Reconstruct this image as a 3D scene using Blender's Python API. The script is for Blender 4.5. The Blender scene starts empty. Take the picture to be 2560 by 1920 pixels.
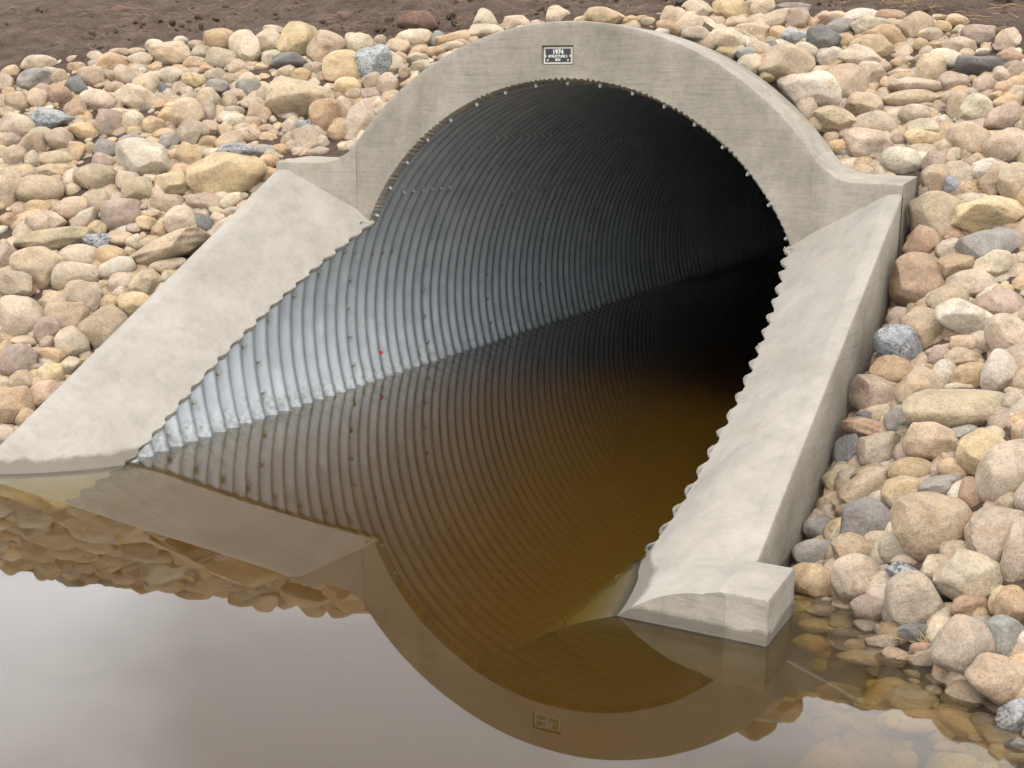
import bpy, bmesh, math, random
import numpy as np
from mathutils import Matrix, Vector

rng = np.random.default_rng(7)
random.seed(7)
scene = bpy.context.scene
S = 1.966                       # metres per pipe radius; all layout below is in pipe radii

# ------------------------------------------------------------------ camera
CAM = np.array([2.16597, -4.53299, 1.22722])
FPX = 3185.07                   # focal length in pixels of a 2560 wide frame
ROT = np.array([[0.88417408, 0.46708282, 0.00835656],
                [-0.10898862, 0.18885178, 0.97593877],
                [-0.45426608, 0.86381054, -0.21788456]])   # right, up, forward
cam_data = bpy.data.cameras.new('camera')
cam = bpy.data.objects.new('camera', cam_data)
scene.collection.objects.link(cam)
m = Matrix.Identity(4)
for i in range(3):
    m[i][0] = ROT[0][i]; m[i][1] = ROT[1][i]; m[i][2] = -ROT[2][i]; m[i][3] = CAM[i] * S
cam.matrix_world = m
cam_data.sensor_width = 36.0
cam_data.lens = FPX / 2560 * 36.0
cam_data.clip_start = 0.1
cam_data.clip_end = 2000
scene.camera = cam

# ------------------------------------------------------------------ sky, sun, exposure
SUN_EL, SUN_AZ = math.radians(60), math.radians(155)     # azimuth clockwise from +Y
world = bpy.data.worlds.new('World'); scene.world = world
world.use_nodes = True
wn = world.node_tree; wn.nodes.clear()
def N(t, kind, **kw):
    n = t.nodes.new(kind)
    for k, v in kw.items():
        if k in n.inputs: n.inputs[k].default_value = v
        else: setattr(n, k, v)
    return n
sky = N(wn, 'ShaderNodeTexSky', sky_type='NISHITA', sun_disc=False, sun_elevation=SUN_EL, sun_rotation=SUN_AZ)
tc = N(wn, 'ShaderNodeTexCoord')
mp = N(wn, 'ShaderNodeMapping'); mp.inputs['Scale'].default_value = (1, 1, 2.6)
cn = N(wn, 'ShaderNodeTexNoise', Scale=2.9, Detail=5.0, Roughness=0.48, Distortion=0.4)
cr = N(wn, 'ShaderNodeValToRGB')
cr.color_ramp.elements[0].position = 0.36; cr.color_ramp.elements[0].color = (11.8, 12.1, 12.4, 1)
cr.color_ramp.elements[1].position = 0.64; cr.color_ramp.elements[1].color = (21.5, 21.8, 22.1, 1)
mx = N(wn, 'ShaderNodeMix', data_type='RGBA'); mx.inputs[0].default_value = 0.92
bg = N(wn, 'ShaderNodeBackground', Strength=0.11)
wo = N(wn, 'ShaderNodeOutputWorld')
L = wn.links.new
L(tc.outputs['Generated'], mp.inputs['Vector']); L(mp.outputs[0], cn.inputs['Vector'])
L(cn.outputs[0], cr.inputs[0]); L(sky.outputs[0], mx.inputs[6]); L(cr.outputs[0], mx.inputs[7])
L(mx.outputs[2], bg.inputs[0]); L(bg.outputs[0], wo.inputs[0])

sun_d = bpy.data.lights.new('sun', 'SUN'); sun_d.energy = 1.5; sun_d.angle = math.radians(22)
sun_d.color = (1.0, 0.93, 0.84)
sun = bpy.data.objects.new('sun', sun_d); scene.collection.objects.link(sun)
sd = Vector((math.sin(SUN_AZ) * math.cos(SUN_EL), math.cos(SUN_AZ) * math.cos(SUN_EL), math.sin(SUN_EL)))
sun.rotation_euler = sd.to_track_quat('Z', 'Y').to_euler()
sun.location = (0, 0, 30)
vs = scene.view_settings
scene.display_settings.display_device = 'sRGB'
vs.view_transform = 'Standard'; vs.look = 'None'; vs.exposure = 0.55; vs.gamma = 1.0
vs.use_curve_mapping = False
cy = scene.cycles
cy.max_bounces = 10; cy.diffuse_bounces = 5; cy.glossy_bounces = 5
cy.transparent_max_bounces = 12; cy.volume_bounces = 4
cy.use_denoising = True; cy.adaptive_threshold = 0.018

# ------------------------------------------------------------------ helpers
C = scene.collection
def lin(c):
    c = np.asarray(c, float) / 255.0
    return np.where(c <= 0.04045, c / 12.92, ((c + 0.055) / 1.055) ** 2.4)
def tag(o, label=None, cat=None, group=None, kind=None):
    if label: o['label'] = label
    if cat: o['category'] = cat
    if group: o['group'] = group
    if kind: o['kind'] = kind
    return o
def empty(name, loc):
    o = bpy.data.objects.new(name, None); C.objects.link(o)
    o.location = Vector(loc) * S; o.empty_display_size = 0.2
    return o
def link(name, me, mat=None, parent=None, loc=None):
    o = bpy.data.objects.new(name, me); C.objects.link(o)
    if mat is not None and not me.materials: me.materials.append(mat)
    if loc is not None: o.location = Vector(loc) * S
    if parent is not None:
        o.parent = parent
        o.location = o.location - parent.location
    return o
def mesh_np(name, v, f, smooth=True, col=None):
    """v (n,3) in radii; f (m,k) int array, k = 3 or 4"""
    v = np.asarray(v, np.float32) * S
    f = np.asarray(f, np.int32)
    me = bpy.data.meshes.new(name)
    me.vertices.add(len(v)); me.vertices.foreach_set('co', v.ravel())
    me.loops.add(f.size); me.loops.foreach_set('vertex_index', f.ravel())
    me.polygons.add(len(f))
    me.polygons.foreach_set('loop_start', np.arange(0, f.size, f.shape[1], dtype=np.int32))
    me.update(calc_edges=True); me.validate()
    me.polygons.foreach_set('use_smooth', np.full(len(me.polygons), smooth))
    if col is not None:
        a = me.attributes.new('col', 'FLOAT_COLOR', 'POINT')
        a.data.foreach_set('color', np.asarray(col, np.float32).ravel())
    me.update()
    return me
def grid_faces(nu, nv, wrap=False):
    i = np.arange(nu - 1)[:, None]; j = np.arange(nv if wrap else nv - 1)[None, :]
    j2 = (j + 1) % nv
    return np.stack([i * nv + j, i * nv + j2, (i + 1) * nv + j2, (i + 1) * nv + j], -1).reshape(-1, 4)
class MB:
    def __init__(s): s.v = []; s.f = []
    def add(s, verts, faces):
        b = len(s.v); s.v += [tuple(x) for x in verts]; s.f += [[b + i for i in q] for q in faces]
    def build(s, name, mat, parent=None, loc=None, smooth=False):
        me = bpy.data.meshes.new(name)
        me.from_pydata([tuple(c * S for c in x) for x in s.v], [], s.f); me.update()
        if smooth: me.polygons.foreach_set('use_smooth', [True] * len(me.polygons))
        return link(name, me, mat, parent, loc)
def smooth01(a, b, x):
    t = np.clip((x - a) / (b - a), 0, 1); return t * t * (3 - 2 * t)
# value noise made of random waves, good enough for lumps
class Waves:
    def __init__(s, n, fmin, fmax, seed, dim=3):
        r = np.random.default_rng(seed)
        d = r.normal(size=(n, dim)); d /= np.linalg.norm(d, axis=1)[:, None]
        s.k = d * np.exp(r.uniform(np.log(fmin), np.log(fmax), n))[:, None]
        s.p = r.uniform(0, 6.283, n); s.a = (fmin / np.linalg.norm(s.k, axis=1)) ** 0.8
        s.a /= np.sqrt((s.a ** 2).sum() / 2)
    def __call__(s, P): return np.sin(P @ s.k.T + s.p) @ s.a
def ray_dir(px, py):
    return np.array([(px - 1280) / FPX, (960 - py) / FPX, 1.0]) @ ROT
def project(P):
    q = (np.atleast_2d(P) - CAM) @ ROT.T
    return np.c_[1280 + FPX * q[:, 0] / q[:, 2], 960 - FPX * q[:, 1] / q[:, 2]]

# ------------------------------------------------------------------ materials
def new_mat(name):
    mt = bpy.data.materials.new(name); mt.use_nodes = True
    t = mt.node_tree; t.nodes.clear()
    out = N(t, 'ShaderNodeOutputMaterial'); b = N(t, 'ShaderNodeBsdfPrincipled')
    t.links.new(b.outputs[0], out.inputs['Surface'])
    return mt, t, b, out
def ramp(t, src, stops):
    r = N(t, 'ShaderNodeValToRGB'); e = r.color_ramp.elements
    while len(e) < len(stops): e.new(0.5)
    for q, (pos, c) in zip(e, stops):
        q.position = pos; q.color = (c, c, c, 1) if np.isscalar(c) else (*c, 1)
    t.links.new(src, r.inputs[0]); return r.outputs[0]
def noise(t, vec, scale, detail=4, rough=0.55, dist=0.0):
    n = N(t, 'ShaderNodeTexNoise', Scale=scale, Detail=detail, Roughness=rough, Distortion=dist)
    t.links.new(vec, n.inputs['Vector']); return n.outputs[0]
def mixc(t, fac, a, b, mode='MIX'):
    n = N(t, 'ShaderNodeMix', data_type='RGBA', blend_type=mode)
    for i, s in ((0, fac), (6, a), (7, b)):
        if hasattr(s, 'links'): t.links.new(s, n.inputs[i])
        else: n.inputs[i].default_value = s if i == 0 else (*s, 1)
    return n.outputs[2]
def math_(t, op, a, b=None, clamp=False):
    n = N(t, 'ShaderNodeMath', operation=op, use_clamp=clamp)
    for i, s in ((0, a), (1, b)):
        if s is None: continue
        if hasattr(s, 'links'): t.links.new(s, n.inputs[i])
        else: n.inputs[i].default_value = s
    return n.outputs[0]
def bump(t, h, strength, dist, nrm=None):
    n = N(t, 'ShaderNodeBump', Strength=strength, Distance=dist)
    t.links.new(h, n.inputs['Height'])
    if nrm is not None: t.links.new(nrm, n.inputs['Normal'])
    return n.outputs[0]
def position(t, scale=(1, 1, 1)):
    g = N(t, 'ShaderNodeNewGeometry'); mpn = N(t, 'ShaderNodeMapping'); mpn.inputs['Scale'].default_value = scale
    t.links.new(g.outputs['Position'], mpn.inputs['Vector']); return mpn.outputs[0], g
def sepz(t, g):
    s = N(t, 'ShaderNodeSeparateXYZ'); t.links.new(g.outputs['Position'], s.inputs[0]); return s

# -- stone: colour per stone in attribute 'col' (alpha = speckle amount)
def stone_material():
    mt, t, b, out = new_mat('river_stone')
    at = N(t, 'ShaderNodeAttribute', attribute_name='col')
    p, g = position(t)
    big = ramp(t, noise(t, p, 5.5, 4, 0.6, 0.6), [(0.3, 0.72), (0.5, 1.0), (0.7, 1.22)])
    c = mixc(t, 1.0, at.outputs['Color'], big, 'MULTIPLY')
    tint = ramp(t, noise(t, p, 9.0, 3, 0.6), [(0.45, (1, 1, 1)), (0.75, (1.08, 0.93, 0.80))])
    c = mixc(t, 0.7, c, tint, 'MULTIPLY')
    fine = ramp(t, noise(t, p, 95, 4, 0.75), [(0.3, 0.60), (0.5, 1.0), (0.7, 1.22)])
    c = mixc(t, 0.75, c, fine, 'MULTIPLY')
    mid = ramp(t, noise(t, p, 42, 5, 0.7, 0.4), [(0.32, 0.66), (0.48, 1.0), (0.7, 1.18)])
    c = mixc(t, 0.7, c, mid, 'MULTIPLY')
    # iron stains and pale scuffs
    st = ramp(t, noise(t, p, 14, 5, 0.7, 1.0), [(0.60, 0.0), (0.70, 1.0)])
    c = mixc(t, math_(t, 'MULTIPLY', st, 0.4), c, (0.13, 0.085, 0.05))
    sc = ramp(t, noise(t, p, 22, 6, 0.75, 0.5), [(0.60, 0.0), (0.66, 1.0)])
    c = mixc(t, math_(t, 'MULTIPLY', sc, 0.4), c, (0.33, 0.295, 0.245))
    # granite speckle
    v = N(t, 'ShaderNodeTexVoronoi', Scale=85.0); t.links.new(p, v.inputs['Vector'])
    sp = N(t, 'ShaderNodeSeparateColor'); t.links.new(v.outputs['Color'], sp.inputs[0])
    s1 = ramp(t, sp.outputs[0], [(0.52, 0.0), (0.6, 1.0)])
    s2 = ramp(t, noise(t, p, 12, 3), [(0.4, 0.25), (0.65, 1.0)])
    k = math_(t, 'MULTIPLY', math_(t, 'MULTIPLY', s1, s2), at.outputs['Alpha'])
    c = mixc(t, k, c, (0.045, 0.047, 0.052))
    # wet and muddy near the water level
    sz = sepz(t, g)
    wet = N(t, 'ShaderNodeMapRange'); wet.inputs['From Min'].default_value = 0.085; wet.inputs['From Max'].default_value = 0.02
    wet.clamp = True
    zz = math_(t, 'ADD', sz.outputs['Z'], math_(t, 'MULTIPLY', noise(t, p, 7, 2), -0.05))
    t.links.new(zz, wet.inputs['Value'])
    lo = N(t, 'ShaderNodeMapRange'); lo.clamp = True; lo.inputs['From Min'].default_value = -0.06; lo.inputs['From Max'].default_value = -0.01
    t.links.new(sz.outputs['Z'], lo.inputs['Value'])
    c = mixc(t, math_(t, 'MULTIPLY', math_(t, 'MULTIPLY', wet.outputs[0], lo.outputs[0]), 0.6), c, mixc(t, 1.0, c, (0.42, 0.36, 0.28), 'MULTIPLY'))
    t.links.new(c, b.inputs['Base Color'])
    rr = math_(t, 'SUBTRACT', 0.88, math_(t, 'MULTIPLY', wet.outputs[0], 0.4)); t.links.new(rr, b.inputs['Roughness'])
    b.inputs['Specular IOR Level'].default_value = 0.3
    n1 = bump(t, noise(t, p, 20, 6, 0.68), 0.75, 0.022)
    n2 = bump(t, noise(t, p, 150, 4, 0.7), 0.4, 0.004, n1)
    t.links.new(n2, b.inputs['Normal'])
    return mt
M_STONE = stone_material()

def dirt_material():
    mt, t, b, out = new_mat('brown_topsoil')
    p, g = position(t)
    a = noise(t, p, 3.0, 6, 0.65)
    c = mixc(t, ramp(t, a, [(0.3, 0.0), (0.7, 1.0)]), tuple(lin((83, 68, 59))), tuple(lin((126, 106, 93))))
    d = ramp(t, noise(t, p, 38, 6, 0.75), [(0.35, 0.55), (0.55, 1.0), (0.75, 1.3)])
    c = mixc(t, 0.85, c, d, 'MULTIPLY')
    ch = ramp(t, noise(t, p, 16, 4, 0.7, 1.5), [(0.66, 0.0), (0.70, 1.0)])
    c = mixc(t, math_(t, 'MULTIPLY', ch, 0.35), c, (0.20, 0.15, 0.095))
    t.links.new(c, b.inputs['Base Color']); b.inputs['Roughness'].default_value = 0.95
    b.inputs['Specular IOR Level'].default_value = 0.15
    n1 = bump(t, noise(t, p, 11, 8, 0.72, 0.6), 1.0, 0.09)
    n2 = bump(t, noise(t, p, 48, 6, 0.8), 1.0, 0.035, n1)
    t.links.new(n2, b.inputs['Normal'])
    return mt
M_DIRT = dirt_material()

def concrete_material(name, top):
    """top: trowelled slab (brushed), else formwork face with board lines and damp stains"""
    mt, t, b, out = new_mat(name)
    p, g = position(t)
    c0 = tuple(lin((130, 124, 115))) if top else tuple(lin((121, 115, 104)))
    c1 = tuple(lin((146, 140, 131))) if top else tuple(lin((146, 139, 127)))
    c = mixc(t, ramp(t, noise(t, p, 1.6, 5, 0.6, 0.4), [(0.3, 0.0), (0.7, 1.0)]), c0, c1)
    cl = ramp(t, noise(t, p, 6.0, 5, 0.65, 0.6), [(0.33, 0.86), (0.5, 1.0), (0.7, 1.10)])
    c = mixc(t, 0.8, c, cl, 'MULTIPLY')
    gr = ramp(t, noise(t, p, 24, 5, 0.7, 0.5), [(0.34, 0.82), (0.5, 1.0), (0.7, 1.10)])
    c = mixc(t, 0.3 if top else 0.6, c, gr, 'MULTIPLY')
    if top:
        pb, _ = position(t, (3.0, 40.0, 20.0))
        br = ramp(t, noise(t, pb, 1.3, 4, 0.6), [(0.35, 0.92), (0.65, 1.06)])
        c = mixc(t, 0.35, c, br, 'MULTIPLY')
        # scattered tan mud smears
        ms = noise(t, p, 2.3, 3, 0.5); mf = noise(t, p, 34, 5, 0.75)
        k = math_(t, 'MULTIPLY', ramp(t, ms, [(0.62, 0.0), (0.70, 1.0)]), ramp(t, mf, [(0.54, 0.0), (0.62, 1.0)]))
        c = mixc(t, math_(t, 'MULTIPLY', k, 0.55), c, tuple(lin((141, 117, 86))))
        n1 = bump(t, noise(t, pb, 1.3, 4, 0.6), 0.2, 0.005)
        n1 = bump(t, noise(t, p, 55, 4, 0.6), 0.25, 0.006, n1)
    else:
        ph, _ = position(t, (1.0, 1.0, 14.0))
        hl = noise(t, ph, 2.6, 6, 0.7, 0.9)
        c = mixc(t, 0.45, c, ramp(t, hl, [(0.36, 0.72), (0.45, 1.0), (0.7, 1.07)]), 'MULTIPLY')
        pv, _ = position(t, (4.0, 4.0, 0.8))
        vl = noise(t, pv, 1.5, 4, 0.6, 0.5)
        c = mixc(t, 0.4, c, ramp(t, vl, [(0.35, 0.78), (0.55, 1.0), (0.7, 1.08)]), 'MULTIPLY')
        ru = ramp(t, noise(t, p, 2.0, 4, 0.6), [(0.60, 0.0), (0.74, 1.0)])
        c = mixc(t, math_(t, 'MULTIPLY', ru, 0.25), c, tuple(lin((165, 139, 105))))
        n1 = bump(t, hl, 0.35, 0.012)
        n1 = bump(t, noise(t, p, 30, 5, 0.65), 0.3, 0.008, n1)
    # pores
    v = N(t, 'ShaderNodeTexVoronoi', Scale=17.0); t.links.new(p, v.inputs['Vector'])
    po = ramp(t, v.outputs['Distance'], [(0.035, 1.0), (0.06, 0.0)])
    po = math_(t, 'MULTIPLY', po, ramp(t, noise(t, p, 4.0, 2), [(0.52, 0.0), (0.56, 1.0)]))
    c = mixc(t, math_(t, 'MULTIPLY', po, 0.6), c, (0.12, 0.11, 0.10))
    # damp, silty band at the water level
    sz = sepz(t, g)
    zz = math_(t, 'ADD', sz.outputs['Z'], math_(t, 'MULTIPLY', noise(t, p, 5, 4, 0.6), -0.09))
    dm = N(t, 'ShaderNodeMapRange'); dm.clamp = True
    dm.inputs['From Min'].default_value = 0.03; dm.inputs['From Max'].default_value = 0.008
    t.links.new(zz, dm.inputs['Value'])
    lo = N(t, 'ShaderNodeMapRange'); lo.clamp = True; lo.inputs['From Min'].default_value = -0.05; lo.inputs['From Max'].default_value = -0.01
    t.links.new(sz.outputs['Z'], lo.inputs['Value'])
    c = mixc(t, math_(t, 'MULTIPLY', math_(t, 'MULTIPLY', dm.outputs[0], lo.outputs[0]), 0.8), c, tuple(lin((84, 77, 67))))
    t.links.new(c, b.inputs['Base Color'])
    b.inputs['Roughness'].default_value = 0.82; b.inputs['Specular IOR Level'].default_value = 0.3
    t.links.new(n1, b.inputs['Normal'])
    return mt
M_SLAB = concrete_material('trowelled_concrete', True)
M_WALL = concrete_material('formed_concrete', False)

def steel_material():
    mt, t, b, out = new_mat('galvanised_steel')
    p, g = position(t)
    c = mixc(t, ramp(t, noise(t, p, 5, 5, 0.6), [(0.3, 0.0), (0.7, 1.0)]), tuple(lin((149, 155, 158))), tuple(lin((172, 176, 178))))
    pv, _ = position(t, (2, 2, 0.6))
    dk = ramp(t, noise(t, p, 28, 5, 0.7, 0.8), [(0.60, 0.0), (0.72, 1.0)])
    c = mixc(t, math_(t, 'MULTIPLY', dk, 0.3), c, tuple(lin((87, 85, 83))))
    # silt stains that reach up from the waterline
    sz = sepz(t, g)
    pst, _ = position(t, (6.0, 6.0, 1.2))
    zz = math_(t, 'ADD', sz.outputs['Z'], math_(t, 'MULTIPLY', noise(t, pst, 2.6, 5, 0.7), -0.55))
    dm = N(t, 'ShaderNodeMapRange'); dm.clamp = True
    dm.inputs['From Min'].default_value = -0.10; dm.inputs['From Max'].default_value = -0.20
    t.links.new(zz, dm.inputs['Value'])
    k = math_(t, 'MULTIPLY', dm.outputs[0], ramp(t, noise(t, p, 24, 5, 0.7), [(0.45, 0.0), (0.6, 1.0)]))
    c = mixc(t, math_(t, 'MULTIPLY', k, 0.5), c, tuple(lin((107, 95, 76))))
    t.links.new(c, b.inputs['Base Color'])
    b.inputs['Metallic'].default_value = 0.52
    rg = ramp(t, noise(t, p, 9, 4), [(0.3, 0.48), (0.7, 0.64)]); t.links.new(rg, b.inputs['Roughness'])
    t.links.new(bump(t, noise(t, p, 40, 3), 0.08, 0.004), b.inputs['Normal'])
    return mt
M_STEEL = steel_material()
def plain(name, col, rough=0.6, metal=0.0):
    mt, t, b, out = new_mat(name)
    p, g = position(t)
    c = mixc(t, 1.0, tuple(col), ramp(t, noise(t, p, 60, 4, 0.7), [(0.3, 0.75), (0.7, 1.15)]), 'MULTIPLY')
    t.links.new(c, b.inputs['Base Color'])
    b.inputs['Roughness'].default_value = rough; b.inputs['Metallic'].default_value = metal
    return mt
M_BOLT = plain('zinc_bolt', lin((168, 167, 160)), 0.5, 0.2)
M_BLACK = plain('black_plaque', (0.012, 0.012, 0.013), 0.25)
M_CREAM = plain('plaque_mortar', lin((190, 182, 167)), 0.8)
M_LETTER = plain('white_lettering', lin((198, 198, 194)), 0.6)
M_RED = plain('red_spray_paint', lin((235, 25, 60)), 0.5)
M_STRAW = plain('dry_straw', lin((148, 119, 83)), 0.9)

def water_material():
    mt = bpy.data.materials.new('silty_water'); mt.use_nodes = True
    t = mt.node_tree; t.nodes.clear()
    out = N(t, 'ShaderNodeOutputMaterial')
    p, g = position(t)
    nb = bump(t, noise(t, p, 1.1, 2, 0.5), 0.010, 0.02)
    fr = N(t, 'ShaderNodeFresnel', IOR=1.55); t.links.new(nb, fr.inputs['Normal'])
    tr = N(t, 'ShaderNodeBsdfRefraction', IOR=1.33, Roughness=0.0); t.links.new(nb, tr.inputs['Normal'])
    gl = N(t, 'ShaderNodeBsdfGlossy', Roughness=0.0); t.links.new(nb, gl.inputs['Normal'])
    gl.inputs['Color'].default_value = (1, 1, 1, 1)
    ms = N(t, 'ShaderNodeMixShader')
    t.links.new(fr.outputs[0], ms.inputs[0]); t.links.new(tr.outputs[0], ms.inputs[1]); t.links.new(gl.outputs[0], ms.inputs[2])
    t.links.new(ms.outputs[0], out.inputs['Surface'])
    vsn = N(t, 'ShaderNodeVolumeScatter', Density=0.95, Anisotropy=0.3); vsn.inputs['Color'].default_value = (0.95, 0.76, 0.27, 1)
    van = N(t, 'ShaderNodeVolumeAbsorption', Density=4.6); van.inputs['Color'].default_value = (0.83, 0.70, 0.12, 1)
    ad = N(t, 'ShaderNodeAddShader')
    t.links.new(vsn.outputs[0], ad.inputs[0]); t.links.new(van.outputs[0], ad.inputs[1])
    t.links.new(ad.outputs[0], out.inputs['Volume'])
    return mt
M_WATER = water_material()
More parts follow.
